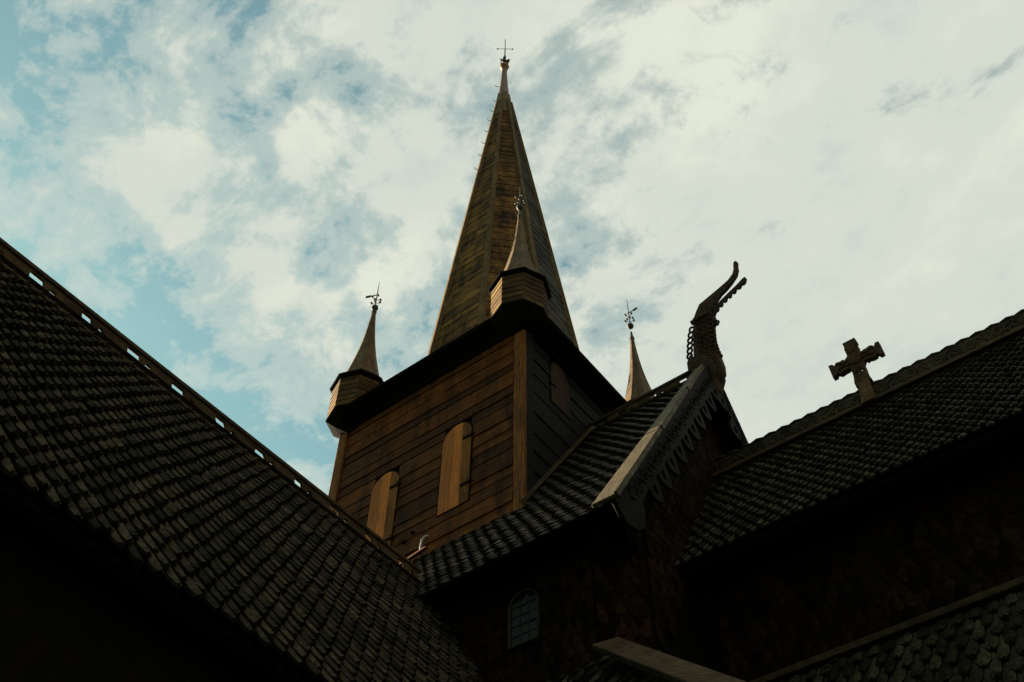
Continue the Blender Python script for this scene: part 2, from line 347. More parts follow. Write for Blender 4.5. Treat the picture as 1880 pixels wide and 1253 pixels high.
# pierced ridge board, one plank per period
def crest_mesh(per, h, j):
    q = random.Random(j); dx = lambda: q.uniform(-.025, .025)
    out = [(0, 0), (per, 0), (per, h), (0, h)]
    hole1 = [(.26 + dx(), .06), (.43 + dx(), .06), (.45 + dx(), .09), (.42 + dx(), .155), (.24 + dx(), .16), (.255 + dx(), .11)]
    hole2 = [(.53, .055), (.64 + dx(), .055), (.61 + dx(), .10), (.55, .115 + dx() * .5)]
    return curve_mesh('crest_plank', [out, hole1, hole2], 0.022, 0.004)
crms = [crest_mesh(0.735, 0.245, j) for j in range(5)]
tcr = empty('transept_ridge_crest', (XR, Y0, ZR), CH)
y = 9.3 - 0.735; i = 0
while y > Y0:
    jz = random.uniform(-.012, .008)
    put('crest_plank', random.choice(crms), 'crest', tcr, frame((XR, y, ZR + 0.0 + jz), (0, 1, 0), (0, 0, 1), (1, 0, 0)))
    y -= 0.737; i += 1
MB().box(XR - .05, XR + .05, Y0, 9.34, ZR + .185, ZR + .25).build('ridge_top_rail', 'crest', tcr, 0.012)
for s in (1, -1):
    MB().obox((XR, Y0, ZR - .045), Vector((s, 0, -TS)).normalized() * .12, (0, 9.3 - Y0, 0), Vector((TS * s, 0, 1)).normalized() * .03).build('ridge_cap_board', 'crest', tcr)

# ------------------------------------------------------------------ nave
nw = MB()
# body with a bevelled south-east corner
body = [(-16, 9.5), (-5.92, 9.5), (-5.40, 10.02), (-5.40, 16.2), (-16, 16.2)]
nw.prism(body, lambda u, v, w: (u, v, GROUND + w), 8.6 + 1.6 + .9)
gp = [(9.6, 9.3), (16.1, 9.3), (16.1, roofz(16.1) - .25), (YN, ZNR - .25), (9.6, roofz(9.6) - .25)]
nw.prism(gp, lambda u, v, w: (-15.6 + w, u, v), 15.6 - 5.42)
nwall = nw.build('nave_wall', 'dark', CH)
nr = MB()
for s in (1, -1):
    d = Vector((0, -s * (YN - YNE), ZNE - ZNR)); n = Vector((0, -SLOPE * s, 1)).normalized()
    nr.obox(Vector((-16.2, YN, ZNR)) - n * .10 + d.normalized() * .26, (16.2 - 5.03, 0, 0), d - d.normalized() * .26, n * -.09)
nr.box(-16, -5.05, YN - .05, YN + .05, ZNR - .5, ZNR + .0)
nrp = nr.build('nave_roof', 'deck', CH)
tag(nrp, 'middle roof slope under the tower, shingle edges catching the low sun')
def nave_keep(u, v):
    x = -13.2 + u; yy = YN - v / math.sqrt(1 + SLOPE ** 2)
    if x < XT + .05 and x > XT - TW and yy > YT - .03 + .12: return False
    return not (x < -10.6 and yy > YT)
shingle_field(nrp, 'shingle', (-13.2, YN, ZNR), (1, 0, 0), VS, 13.2 + XG - .14, 7.36, 0.22, 0.195, 'shingle_nave', 330, 'square', 0.036, keep=nave_keep)
MB().box(-15.5, XG - .2, YNE + .30, YNE + .36, ZNE - .02, ZNE + .2).build('eave_board', 'dark', CH)
# soffit rafters under the nave eave
ncr = empty('nave_ridge_crest', (XG, YN, ZNR), CH)
x = XG - .10 - 0.735
while x > XT - .2:
    put('crest_plank', random.choice(crms), 'crest', ncr, frame((x, YN, ZNR), (1, 0, 0), (0, 0, 1), (0, -1, 0))); x -= .737
MB().box(XT + .02, XG - .1, YN - .05, YN + .05, ZNR + .185, ZNR + .26).build('ridge_top_rail', 'crest', ncr, 0.012)
for s in (1, -1):
    MB().obox((XT + .02, YN, ZNR - .01), Vector((0, -s, -SLOPE)).normalized() * .08, (XG - .1 - XT, 0, 0), Vector((0, -SLOPE * s, 1)).normalized() * .03).build('ridge_cap_board', 'shingle', ncr)
# flashing board where the roof meets the tower's east side
MB().obox((XT + .01, YT - .1, roofz(YT - .1) + .10), (0.09, 0, 0), Vector((0, YN - YT + .1, SLOPE * (YN - YT + .1))), (0, -.03, .06)).build('flashing_board', 'rail', CH)

# wall shingles of the nave: south wall, bevelled corner, east gable
nsk = lambda u, v: u < 3.2 and not (-7.34 < -9.2 + u < -6.74 and 8.12 < 9.75 - v + .25 < 9.1)
shingle_field(nwall, 'wall_shingle', (-9.2, 9.497, 9.75), (1, 0, 0), (0, 0, -1), 3.25, 2.6, 0.155, 0.16, 'shingle_wall', 110, 'round', 0.022, keep=nsk)
shingle_field(nwall, 'wall_shingle', (-5.92, 9.497, 9.75), (1, 1, 0), (0, 0, -1), 0.735, 3.2, 0.155, 0.16, 'shingle_wall', 60, 'round', 0.022, keep=lambda u, v: .05 < u < .69)
gk = lambda u, v: u > .08 and 15.2 - v < roofz(10.02 + u) - .25 and 15.2 - v > 12.6 - SLOPE * abs(YN - 10.02 - u) - .7
shingle_field(nwall, 'wall_shingle', (-5.395, 10.02, 15.2), (0, 1, 0), (0, 0, -1), 6.0, 7.6, 0.17, 0.18, 'shingle_wall', 130, 'round', 0.022, keep=gk)

# leaded window in the nave wall
win = empty('nave_window', (-7.05, 9.5, 8.17), CH)
tag(win, 'small round-headed leaded window in the shadowed wall')
WX0, WX1, WZ0, WZ1, WZT = -7.29, -6.81, 8.17, 8.80, 9.01
arch = [(WX0, WZ0), (WX1, WZ0), (WX1, WZ1)] + [((WX0 + WX1) / 2 + .24 * math.cos(a), WZ1 + .215 * math.sin(a)) for a in [math.pi * k / 12 for k in range(1, 12)]] + [(WX0, WZ1)]
def scaled(pl, k, cx, cz): return [(cx + (u - cx) * k, cz + (v - cz) * k) for u, v in pl]
cxw, czw = (WX0 + WX1) / 2, 8.55
put('window_frame', curve_mesh('window_frame', [scaled(arch, 1.03, cxw, czw), scaled(arch, .975, cxw, czw)], 0.04, 0.006), 'frame', win, XZ(9.44))
nc, nrw = 3, 5
for i in range(nc):
    for j in range(nrw):
        a0 = WX0 + .02 + (WX1 - WX0 - .04) * i / nc; a1 = WX0 + .02 + (WX1 - WX0 - .04) * (i + 1) / nc
        b0 = WZ0 + .02 + (WZT - WZ0 - .05) * j / nrw; b1 = WZ0 + .02 + (WZT - WZ0 - .05) * (j + 1) / nrw
        if j == nrw - 1:
            if i != 1: b1 -= .07
        tx = random.uniform(-.05, .05); ty = random.uniform(-.05, .05)
        q = [(a0 + .004, b0 + .004), (a1 - .004, b0 + .004), (a1 - .004, b1 - .004), (a0 + .004, b1 - .004)]
        mb = MB(); mb.prism(q, lambda u, v, w, a0=a0, b0=b0, tx=tx, ty=ty: (u, 9.462 - w + (u - a0) * tx + (v - b0) * ty, v), .006)
        mb.build('pane', 'glass', win)
came = MB()
for i in range(1, nc): xx = WX0 + .02 + (WX1 - WX0 - .04) * i / nc; came.box(xx - .006, xx + .006, 9.44, 9.47, WZ0, WZT - .02)
for j in range(1, nrw): zq = WZ0 + .02 + (WZT - WZ0 - .05) * j / nrw; came.box(WX0, WX1, 9.438, 9.468, zq - .006, zq + .006)
came.build('leading', 'lead', win)

# low pent roof below the nave wall with its hip board
PY, PZ = 9.5, 7.54
pr = MB().obox((-9.0, PY, PZ), (3.15, 0, 0), (0, -1.6, -1.6 * SLOPE), (0, .06, -.04))
prp = pr.build('lower_pent_roof', 'deck', CH)
hipd = Vector((1, -.62, -1.0))
shingle_field(prp, 'shingle', (-9.0, PY, PZ), (1, 0, 0), VS, 4.6, 2.9, 0.22, 0.30, 'shingle', 90, 'hex', 0.04,
              keep=lambda u, v: (-9.0 + u) < -5.98 + (v * .537) / .6)
hA = Vector((-5.56, 9.40, 7.54))
hs = hipd.cross(Vector((0, 0, 1))).normalized(); hu = hs.cross(hipd).normalized()
hb = MB().obox(hA - hs * .05 - hu * .05, hipd * 2.4, hs * -.10, hu * .10)
hip = MB()
A = hA; side = Vector((-.45, -.62, -.45)).normalized()
side = (side - hipd.normalized() * side.dot(hipd.normalized())).normalized(); up_ = hipd.normalized().cross(side).normalized()
if up_.z < 0: up_ = -up_
hip.obox(A, hipd * 2.4, side * .36, up_ * .08)
hip.build('hip_board', 'hip', CH, 0.015)

# ------------------------------------------------------------------ chancel (right)
ZCR = 12.769; YCE, ZCE = 10.759, 9.482; CWY = 11.55; XC1 = 6.0
cw = MB(); gable_prism(cw, 'x', -5.45, XC1 - .5, YN, YN - CWY, GROUND, ZCR - (YN - CWY) * SLOPE - .14, ZCR - .14)
cwp = cw.build('chancel_wall', 'dark', CH)
crf = MB()
for s in (1, -1):
    d = Vector((0, -s * (YN - YCE), ZCE - ZCR)); n = Vector((0, -SLOPE * s, 1)).normalized()
    crf.obox(Vector((-5.4, YN, ZCR)) - n * .11 + d.normalized() * .26, (XC1 + 5.4, 0, 0), d - d.normalized() * .26, n * -.08)
crf.box(-5.38, XC1, YN - .05, YN + .05, ZCR - .5, ZCR + .06)
crp = crf.build('chancel_roof', 'deck', CH); tag(crp, 'right roof slope with small staggered shingles below a carved crest')
shingle_field(crp, 'shingle', (-5.36, YN, ZCR), (1, 0, 0), VS, XC1 + 5.3, 3.91, 0.178, 0.172, 'shingle', 330, 'hex', 0.040)
MB().box(-5.4, XC1, YCE + .30, YCE + .36, ZCE - .02, ZCE + .2).build('eave_board', 'dark', CH)
cc = empty('chancel_ridge_crest', (-5.4, YN, ZCR), CH); tag(cc, 'carved scroll crest with scalloped rope edge along the right ridge')
PER = 1.0
def carved_cell():
    top = []
    for k in range(4):
        for j in range(6):
            a = j / 6; top.append(((k + a) * PER / 4, -.0 + .345 + .022 * math.sin(math.pi * a)))
    out = [(0, 0), (PER, 0), (PER, .345)] + top[::-1][:-1] + [(0, .345)]
    holes = [circle(.30, .10, .022, 8), circle(.385, .115, .018, 8), circle(.80, .20, .016, 8), [(.60, .05), (.655, .05), (.62, .11)]]
    return curve_mesh('crest_plank', [out] + holes, 0.045, 0.006)
ccm = carved_cell()
def scroll_mesh():
    mb = MB()
    def spiral(cx, cy, r0, turns, a0, sgn, rad):
        pts = []
        n = int(turns * 14)
        for k in range(n + 1):
            t = k / n; a = a0 + sgn * turns * 2 * math.pi * t; r = r0 * (1 - .78 * t)
            pts.append((cx + r * math.cos(a), cy + r * math.sin(a), .045))
        mb.tube(pts, rad, 5)
    spiral(.17, .165, .125, 1.6, -1.2, 1, .017); spiral(.47, .19, .115, 1.5, 1.9, -1, .016)
    spiral(.72, .155, .12, 1.6, -1.0, 1, .017); spiral(.94, .20, .07, 1.2, 2.2, -1, .013)
    mb.tube([(0, .05, .045), (.12, .03, .05), (.3, .2, .05), (.42, .28, .05), (.55, .09, .05), (.7, .03, .05), (.86, .24, .05), (1.0, .06, .045)], .015, 5)
    for k in range(4):
        mb.tube([(k * .25 + .005, .325, .045), (k * .25 + .125, .345, .05), (k * .25 + .245, .325, .045)], [.018, .026, .018], 6)
    me = mb.mesh('scroll_relief', True); me.materials.append(M['carved']); return me
scm = scroll_mesh()
x = -5.3
while x < XC1 - 1:
    put('crest_plank', ccm, 'carved', cc, frame((x, YN, ZCR + .045), (1, 0, 0), (0, 0, 1), (0, -1, 0)))
    share('scroll_relief', scm, cc, frame((x, YN, ZCR + .045), (1, 0, 0), (0, 0, 1), (0, -1, 0)))
    x += PER
MB().box(-5.35, XC1, YN - .11, YN - .05, ZCR - .02, ZCR + .055).build('ridge_rail', 'rail', cc, 0.012)
MB().box(-5.35, XC1, YN + .05, YN + .11, ZCR - .02, ZCR + .055).build('ridge_rail', 'rail', cc, 0.012)
# wall shingles, belt moulding and the lower pent roof
shingle_field(cwp, 'wall_shingle', (-5.0, CWY - .003, 9.6), (1, 0, 0), (0, 0, -1), 6.8, 1.82, 0.17, 0.185, 'shingle_wall', 130, 'round', 0.025)
belt = MB().box(-5.3, XC1 - .5, CWY - .13, CWY - .01, 7.69, 7.79)
belt.build('belt_moulding', 'crest', CH, 0.015)
cp = MB().obox((-5.3, CWY - .06, 7.62), (XC1 + 4.8, 0, 0), (0, -2.0, -2.0 * SLOPE), (0, .06, -.04))
cpp = cp.build('lower_pent_roof', 'deck', CH)
shingle_field(cpp, 'shingle', (-5.2, CWY - .06, 7.68), (1, 0, 0), VS, XC1 + 4.6, 3.6, 0.215, 0.30, 'shingle', 160, 'hex', 0.04)

# ------------------------------------------------------------------ nave gable: bargeboards with pierced drops
def bargeboard(s):
    """s=+1 south slope, -1 north slope"""
    bb = empty('bargeboard', (-5.0, YN, ZNR), CH)
    D = Vector((0, -s, -SLOPE)).normalized(); Nn = Vector((0, -SLOPE * s, 1)).normalized()
    top = Vector((-5.26, YN, ZNR)) + Nn * .12
    segs = [(0.25, 2.2), (2.21, 4.75), (4.76, 7.88)] if s > 0 else [(0.25, 3.9), (3.91, 7.88)]
    for i, (a, b) in enumerate(segs):
        wa, wb = .20 + .026 * a, .20 + .026 * b
        m_ = MB(); q = []
        for (dd, ww) in ((a, wa), (b, wb)):
            q.append((dd, ww))
        o0 = top + D * a; o1 = top + D * b; X = Vector((1, 0, 0)); th = .07 - .006 * i
        x0 = .02 * (2 - i)
        m_.hexa([o0 + X * x0, o0 + X * (x0 + wa), o1 + X * (x0 + wb), o1 + X * x0, o0 + X * x0 + Nn * th, o0 + X * (x0 + wa) + Nn * th, o1 + X * (x0 + wb) + Nn * th, o1 + X * x0 + Nn * th])
        m_.build('cap_board', 'cap', bb, 0.01)
        # raised fillet on the outer edge
        m2 = MB().obox(o0 + X * (x0 + wa - .055) + Nn * th, (o1 - o0) + X * (wb - wa), X * .05, Nn * .025); m2.build('cap_fillet', 'cap', bb, 0.008)
    # carved facing board with teardrop drops; local u down the slope, v away from roof (downwards)
    W = frame((-4.985, YN, ZNR + .02), D, -Nn, (1, 0, 0)) if s > 0 else frame((-4.985, YN, ZNR + .02), D, -Nn, (1, 0, 0))
    face = [(0.05, -.12), (7.85, -.12), (7.90, .24), (7.70, .44), (7.45, .50), (7.2, .40), (7.05, .28)]
    u = 6.9
    edge = []
    while u > .5: edge.append((u, .25 + random.uniform(-.02, .02))); u -= .31
    face += edge + [(0.30, .25)]
    put('facing_board', curve_mesh('facing_board', [face], 0.035, 0.006), 'facing', bb, W)
    # relief of carved stems on the facing
    rel = MB()
    for ph in (0, math.pi):
        rel.tube([W @ Vector((.4 + .0625 * q,   .07 + .10 * math.sin(.0625 * q * 9.5 + ph), .034 + .012 * math.cos(.0625 * q * 19 + ph))) for q in range(112)], .017, 5)
    for k in range(20):
        rel.tube([W @ Vector((.55 + k * .33 + .05 * math.cos(.7 * q), .07 + .04 * math.sin(.7 * q), .04)) for q in range(10)], .012, 5)
    rel.build('carved_stem', 'facing', bb, smooth=True)
    # drops
    drop = [(-.26, 0), (.20, 0), (.235, .10), (.20, .20), (.11, .285), (.02, .33), (-.05, .31), (-.10, .24), (-.19, .12)]
    hole = [(-.06, .045), (.07, .035), (.10, .10), (.07, .17), (.02, .20), (-.02, .13)]
    dm = curve_mesh('drop', [drop, hole], 0.03, 0.008)
    u = .75
    while u < 6.8:
        put('drop', dm, 'facing', bb, W @ Matrix.Translation((u, .235, 0)) @ Matrix.Rotation(random.uniform(-.05, .05), 4, 'Z')); u += .62
    return bb
b1 = bargeboard(1); tag(b1, 'left arm of the gable board, weathered cap lit by sun, teardrop drops below')
b2 = bargeboard(-1)

# ------------------------------------------------------------------ tower
tw = MB().box(XT - TW + .06, XT - .06, YT + .06, YT + TD - .06, 9.5, 16.8)
tower = tw.build('tower_body', 'dark', CH)
edges = [11.35, 11.72, 12.06, 12.40, 12.68, 12.92, 13.35, 13.62, 13.875, 14.175, 14.556, 14.82, 15.083, 15.50, 15.72, 16.08, 16.42, 16.74]
def lap_board(p0, p1, z0, z1, out, th=.05, lap=.032):
    p0, p1 = Vector(p0), Vector(p1); out = Vector(out); r = random.uniform(0, .012)
    q = []
    for z, off in ((z0 - .01, lap + r), (z1, .012 + r)):
        q.append([p0 + out * (off - th) + Vector((0, 0, z)), p1 + out * (off - th) + Vector((0, 0, z)), p1 + out * off + Vector((0, 0, z)), p0 + out * off + Vector((0, 0, z))])
    return MB().hexa(q[0] + q[1])
SHUT = [(-9.79, -9.07, 12.59, 14.76), (-11.62, -10.90, 12.20, 14.50)]
swall = empty('tower_south_wall', (XT - TW / 2, YT, 11.8), CH); tag(swall, 'sunless brown plank wall of the tower with two shuttered openings')
for z0, z1 in zip(edges, edges[1:]):
    cuts = [XT - TW + .22, XT - .22]
    for a, b, c, d in SHUT:
        if z0 < d - .15 and z0 > c - .06: cuts += [a + .03, b - .03]
    cuts.sort()
    spans = []; k = 0
    while k < len(cuts) - 1:
        spans.append((cuts[k], cuts[k + 1])); k += 2
    if len(cuts) == 2 and random.random() < .6:
        m = random.uniform(-11.6, -9.3); spans = [(cuts[0], m - .003), (m + .003, cuts[1])]
    for a, b in spans:
        dz = random.uniform(-.015, .015)
        lap_board((a, YT, 0), (b, YT, 0), z0 + dz, z1 + dz, (0, -1, 0)).build('plank', 'tower_board', swall)
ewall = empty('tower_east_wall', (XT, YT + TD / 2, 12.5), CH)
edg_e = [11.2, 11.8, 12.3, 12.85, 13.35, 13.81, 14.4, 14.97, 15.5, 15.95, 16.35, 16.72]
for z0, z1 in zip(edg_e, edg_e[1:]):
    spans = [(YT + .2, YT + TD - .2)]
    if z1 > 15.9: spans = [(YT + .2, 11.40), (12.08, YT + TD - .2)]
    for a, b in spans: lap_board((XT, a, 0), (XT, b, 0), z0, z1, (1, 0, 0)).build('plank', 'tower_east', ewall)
nwl = empty('tower_back_walls', (XT - TW, YT + TD, 12.5), CH)
for z0, z1 in zip(edg_e, edg_e[1:]):
    lap_board((XT - TW, YT + .2, 0), (XT - TW, YT + TD - .2, 0), z0, z1, (-1, 0, 0)).build('plank', 'tower_board', nwl)
    lap_board((XT - TW + .2, YT + TD, 0), (XT - .2, YT + TD, 0), z0, z1, (0, 1, 0)).build('plank', 'tower_board', nwl)
for sx, sy in ((0, 0), (1, 0), (0, 1), (1, 1)):
    px = XT - TW * sx; py = YT + TD * sy; dx = -1 if sx == 0 else 1; dy = 1 if sy == 0 else -1
    ex = .065
    # two corner boards wrapped round the corner
    MB().box(*sorted((px - dx * ex, px + dx * .19)), *sorted((py - dy * ex, py + dy * .02)), 10.9, 16.72).build('corner_post', 'post', CH, 0.018)
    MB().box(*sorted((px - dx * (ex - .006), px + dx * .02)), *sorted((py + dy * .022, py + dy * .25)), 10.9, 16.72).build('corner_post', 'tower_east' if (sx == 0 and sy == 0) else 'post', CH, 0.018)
def shutter(x0, x1, z0, z1, plane, out):
    w = x1 - x0; r = w * .52
    sh = empty('shutter', (x0, YT, z0) if out[1] else (XT, x0, z0), CH)
    n = 3; ws = [.36, .33, .31]; u = 0
    for k in range(n):
        a, b = u + .004, u + ws[k] - .004; u += ws[k]
        pl = [(a * w, 0), (b * w, 0)]
        def topz(t):
            c = (t * 2 - 1); return (z1 - z0) - r + r * math.sqrt(max(0, 1 - c * c)) * .98
        steps = [b + (a - b) * j / 7 for j in range(8)]
        pl += [(t * w, topz(t)) for t in steps]
        plane_ = 'dim2' if k == 2 else plane; th = .05 + random.uniform(-.006, .006)
        if out[1]: fn = lambda uu, vv, ww: (x0 + uu, YT - .0 - ww, z0 + vv)
        else: fn = lambda uu, vv, ww: (XT + ww, x0 + uu, z0 + vv)
        MB().prism(pl, fn, th).build('shutter_plank', plane_ if out[1] else plane, sh)
    # dark arched jamb behind
    jp = [(-.03, -.02), (w + .03, -.02), (w + .03, z1 - z0 - r)] + [(w / 2 + (w / 2 + .03) * math.cos(a), z1 - z0 - r + (r + .03) * math.sin(a)) for a in [math.pi * k / 10 for k in range(1, 10)]] + [(-.03, z1 - z0 - r)]
    MB().prism(jp, fn, .036).build('jamb', 'dark', sh)
    if out[1]:
        for zz in (z1 - .53, z0 + .42):
            MB().box(x1 - .20, x1 + .08, YT - .085, YT - .045, zz, zz + .045).build('strap_hinge', 'dim', sh, 0.006)
            MB().box(x1 - .01, x1 + .045, YT - .10, YT - .05, zz - .02, zz + .065).build('hinge_knuckle', 'dim', sh, 0.01)
    else:
        MB().box(XT + .045, XT + .075, x0 - .06, x0 + .16, z0 + .5, z0 + .54).build('strap_hinge', 'dim', sh)
    return sh
for q in SHUT: shutter(*q, 'shutter', (0, -1, 0))
shutter(11.40, 12.06, 15.2, 16.55, 'dim', (1, 0, 0))
# board knots/pegs on the south wall
for (px, pz) in ((-10.35, 12.48), (-10.55, 12.35)):
    MB().ring((0, 0), [.035, .03], [0, .05], 8).build('peg', 'dark', swall, world=Matrix.Translation((px, YT - .04, pz)) @ Matrix.Rotation(R(90), 4, 'X'))

# cornice: flaring soffit, fascia and a low roof, corners cut off under the turrets
def cut_square(o, ch):
    x0, x1, y0, y1 = XT - TW - o * .58, XT + o, YT - o, YT + TD + o
    return [(x0 + ch, y0), (x1 - ch, y0), (x1, y0 + ch), (x1, y1 - ch), (x1 - ch, y1), (x0 + ch, y1), (x0, y1 - ch), (x0, y0 + ch)]
def loft(mb, rings):
    b = []; n = len(rings[0][0])
    vs = [(x, y, z) for pl, z in rings for x, y in pl]
    fs = [(j * n + k, j * n + (k + 1) % n, (j + 1) * n + (k + 1) % n, (j + 1) * n + k) for j in range(len(rings) - 1) for k in range(n)]
    fs += [tuple(range(n - 1, -1, -1)), tuple(range((len(rings) - 1) * n, len(rings) * n))]
    return mb.add(vs, fs)
cor = empty('tower_cornice', (XT - TW / 2, YN, 16.2), CH)
loft(MB(), [(cut_square(.09, .04), 16.60), (cut_square(.11, .06), 16.68), (cut_square(.30, .16), 16.77), (cut_square(.42, .20), 16.81)]).build('soffit', 'dark', cor)
loft(MB(), [(cut_square(.43, .21), 16.815), (cut_square(.455, .22), 16.825), (cut_square(.455, .22), 16.88)]).build('fascia', 'dark', cor)
loft(MB(), [(cut_square(.48, .24), 16.885), (cut_square(.475, .235), 16.905), (cut_square(-.5, .9), 17.10)]).build('cornice_roof', 'shingle', cor)

# ------------------------------------------------------------------ main spire
SX, SY = XT - TW / 2 - .06, YN - .03; SXB = XT - TW / 2 + .20; RS = 1.96; ZA = 35.7; ZB = 16.95
sp = empty('spire', (SXB, SY, ZB), CH); spx = lambda z: SXB + (SX - SXB) * min(1, (z - ZB) / (35.7 - ZB)); tag(sp, 'tall octagonal plank spire with pale hip battens and a gilt ball')
rc = lambda z: RS / math.cos(math.pi / 8) * (ZA - z) / (ZA - 16.72)
hip_a = [math.pi / 8 + k * math.pi / 4 for k in range(8)]
core = MB(); cvs = [(spx(z) + (rc(z) - .03) * math.cos(a), SY + (rc(z) - .03) * math.sin(a), z) for z in (ZB, 34.2) for a in hip_a]
core.add(cvs, [(k, (k + 1) % 8, 8 + (k + 1) % 8, 8 + k) for k in range(8)] + [tuple(range(7, -1, -1)), tuple(range(8, 16))]).build('spire_core', 'deck', sp)
def hp(k, z, off=0.0):
    a = hip_a[k % 8]; r = rc(z) + off; return Vector((spx(z) + r * math.cos(a), SY + r * math.sin(a), z))
for k in range(8):
    k2 = k + 1; am = (hip_a[k % 8] + math.pi / 8); out = Vector((math.cos(am), math.sin(am), .1)).normalized()
    vis = k in (4, 5, 6, 7, 0)
    z = ZB; joined = MB()
    while z < 32.4:
        h = random.uniform(.27, .40); z1 = min(z + h, 32.6)
        o0 = random.uniform(.006, .02); o1 = random.uniform(.0, .005); th = .035
        q = [hp(k, z) + out * (o0 - th), hp(k2, z) + out * (o0 - th), hp(k2, z) + out * o0, hp(k, z) + out * o0,
             hp(k, z1) + out * (o1 - th), hp(k2, z1) + out * (o1 - th), hp(k2, z1) + out * o1, hp(k, z1) + out * o1]
        if vis: MB().hexa(q).build('plank', 'spire_grey' if k in (7, 0) else 'spire', sp)  # east and north-east faces get the planks with painted shade
        else: joined.hexa(q, random.random())
        z = z1 + .004
    if joined.v: tag(joined.build('plank_courses', 'spire', sp), kind='stuff')
    # hip batten: thick at the base, tapering
    a = hip_a[k]; rad = Vector((math.cos(a), math.sin(a), 0)); tan = Vector((-math.sin(a), math.cos(a), 0))
    w0, w1 = .085, .05
    A = hp(k, ZB, .0); B = hp(k, 33.6, .0)
    q = []
    for P, w in ((A, w0), (B, w1)):
        q += [P - tan * w - rad * .03, P + tan * w - rad * .03, P + tan * w * .8 + rad * .075, P - tan * w * .8 + rad * .075]
    MB().hexa(q).build('hip_batten', 'batten', sp)
MB().ring((SX, SY), [rc(32.3) + .03, rc(33.4) + .05, .235], [32.3, 33.4, 34.3], 8, math.pi / 8).build('spire_cap', 'cone', sp)
MB().ring((SX, SY), [.23, .19, .145, .115, .10, .10, .12, .12], [34.0, 34.5, 35.2, 35.9, 36.4, 36.55, 36.57, 36.64], 14).build('spire_neck', 'neck', sp, smooth=False)
def ball(mb, c, r, n=12):
    mb.ring((c[0], c[1]), [max(r * math.sin(math.pi * k / 10), .004) for k in range(11)], [c[2] - r * math.cos(math.pi * k / 10) for k in range(11)], n)
    return mb
ball(MB(), (SX, SY, 36.82), .175).build('spire_ball', 'gold', sp, smooth=True)
# climbing irons on the south-west hip
hk = 5
for z in (28.2, 29.2, 30.1, 31.0, 31.9, 32.7, 33.6, 34.9):
    k = 5 
    a = hip_a[5 - 0]
    P = hp(5, z, .02) if z < 34 else Vector((SX - .07, SY - .16, z))
    d = Vector((math.cos(a), math.sin(a), 0)); d = (d + Vector((-.5, .0, 0))).normalized()
    MB().tube([P, P + d * .15, P + d * .18 + Vector((0, 0, .09))], .011, 5).build('climbing_iron', 'iron', sp)

# ------------------------------------------------------------------ corner turrets
TROT = R(-23) + math.pi / 8
def turret(cx, cy, detail):
    t = empty('turret', (cx, cy, ZC), CH)
    ap = .56; rr = ap / math.cos(math.pi / 8); z0, z1 = 16.875, 17.86
    MB().ring((cx, cy), [rr - .04, rr - .04], [z0, z1], 8, TROT).build('turret_core', 'deck', t)
    n = 6
    for k in range(8):
        a0 = TROT + k * math.pi / 4; a1 = a0 + math.pi / 4
        for j in range(n):
            b0 = z0 + (z1 - z0) * j / n; b1 = z0 + (z1 - z0) * (j + 1) / n - .004
            q = []
            for z, o in ((b0, .012), (b1, 0.0)):
                o += random.uniform(0, .006)
                for a, r_ in ((a0, rr - .05), (a1, rr - .05), (a1, rr + o), (a0, rr + o)): q.append((cx + r_ * math.cos(a), cy + r_ * math.sin(a), z))
            MB().hexa(q).build('turret_board', 'drum' if abs(math.sin((a0 + a1) / 2 - R(202)) ) < .8 and math.cos((a0 + a1) / 2 - R(202)) > 0 else 'drum_dark', t)  # painted light and shade: pale boards toward the sun, dark ones elsewhere
    MB().ring((cx, cy), [rr - .02, .675, .69, .69, .46], [17.80, 17.85, 17.87, 17.91, 18.20], 8, TROT).build('turret_eave', 'dark', t)
    MB().ring((cx, cy), [.47, .41, .33, .245, .18, .135, .10, .07, .052], [18.17, 18.42, 18.78, 19.2, 19.6, 19.95, 20.3, 20.65, 20.95], 8, TROT).build('turret_spire', 'cone', t)
    MB().ring((cx, cy), [.066, .066, .045, .03], [20.90, 20.97, 21.0, 21.2], 8).build('turret_collar', 'iron', t)
    MB().ring((cx, cy), [.12, .40, .56, .63, .63, .58], [16.52, 16.66, 16.76, 16.81, 16.87, 16.885], 8, TROT).build('turret_base', 'dark', t)
    return t
TUR = [(-7.93, 10.50), (-12.60, 10.53), (-7.84, 15.20), (-12.86, 15.18)]
for i, (a, b) in enumerate(TUR): turret(a, b, i < 3)

# ------------------------------------------------------------------ roof fittings near the transept ridge
MB().obox((-10.45, 10.40, 11.72), (.62, -.03, .06), (0, -.10, -.04), (0, .02, .06)).build('copper_flashing', 'copper', CH, 0.01)
MB().tube([(-10.06, 10.43, 11.80), (-10.05, 10.40, 11.95), (-10.03, 10.40, 12.10), (-9.99, 10.42, 12.17), (-9.93, 10.46, 12.18)], .022, 8).build('vent_hook', 'zinc', CH, smooth=True)

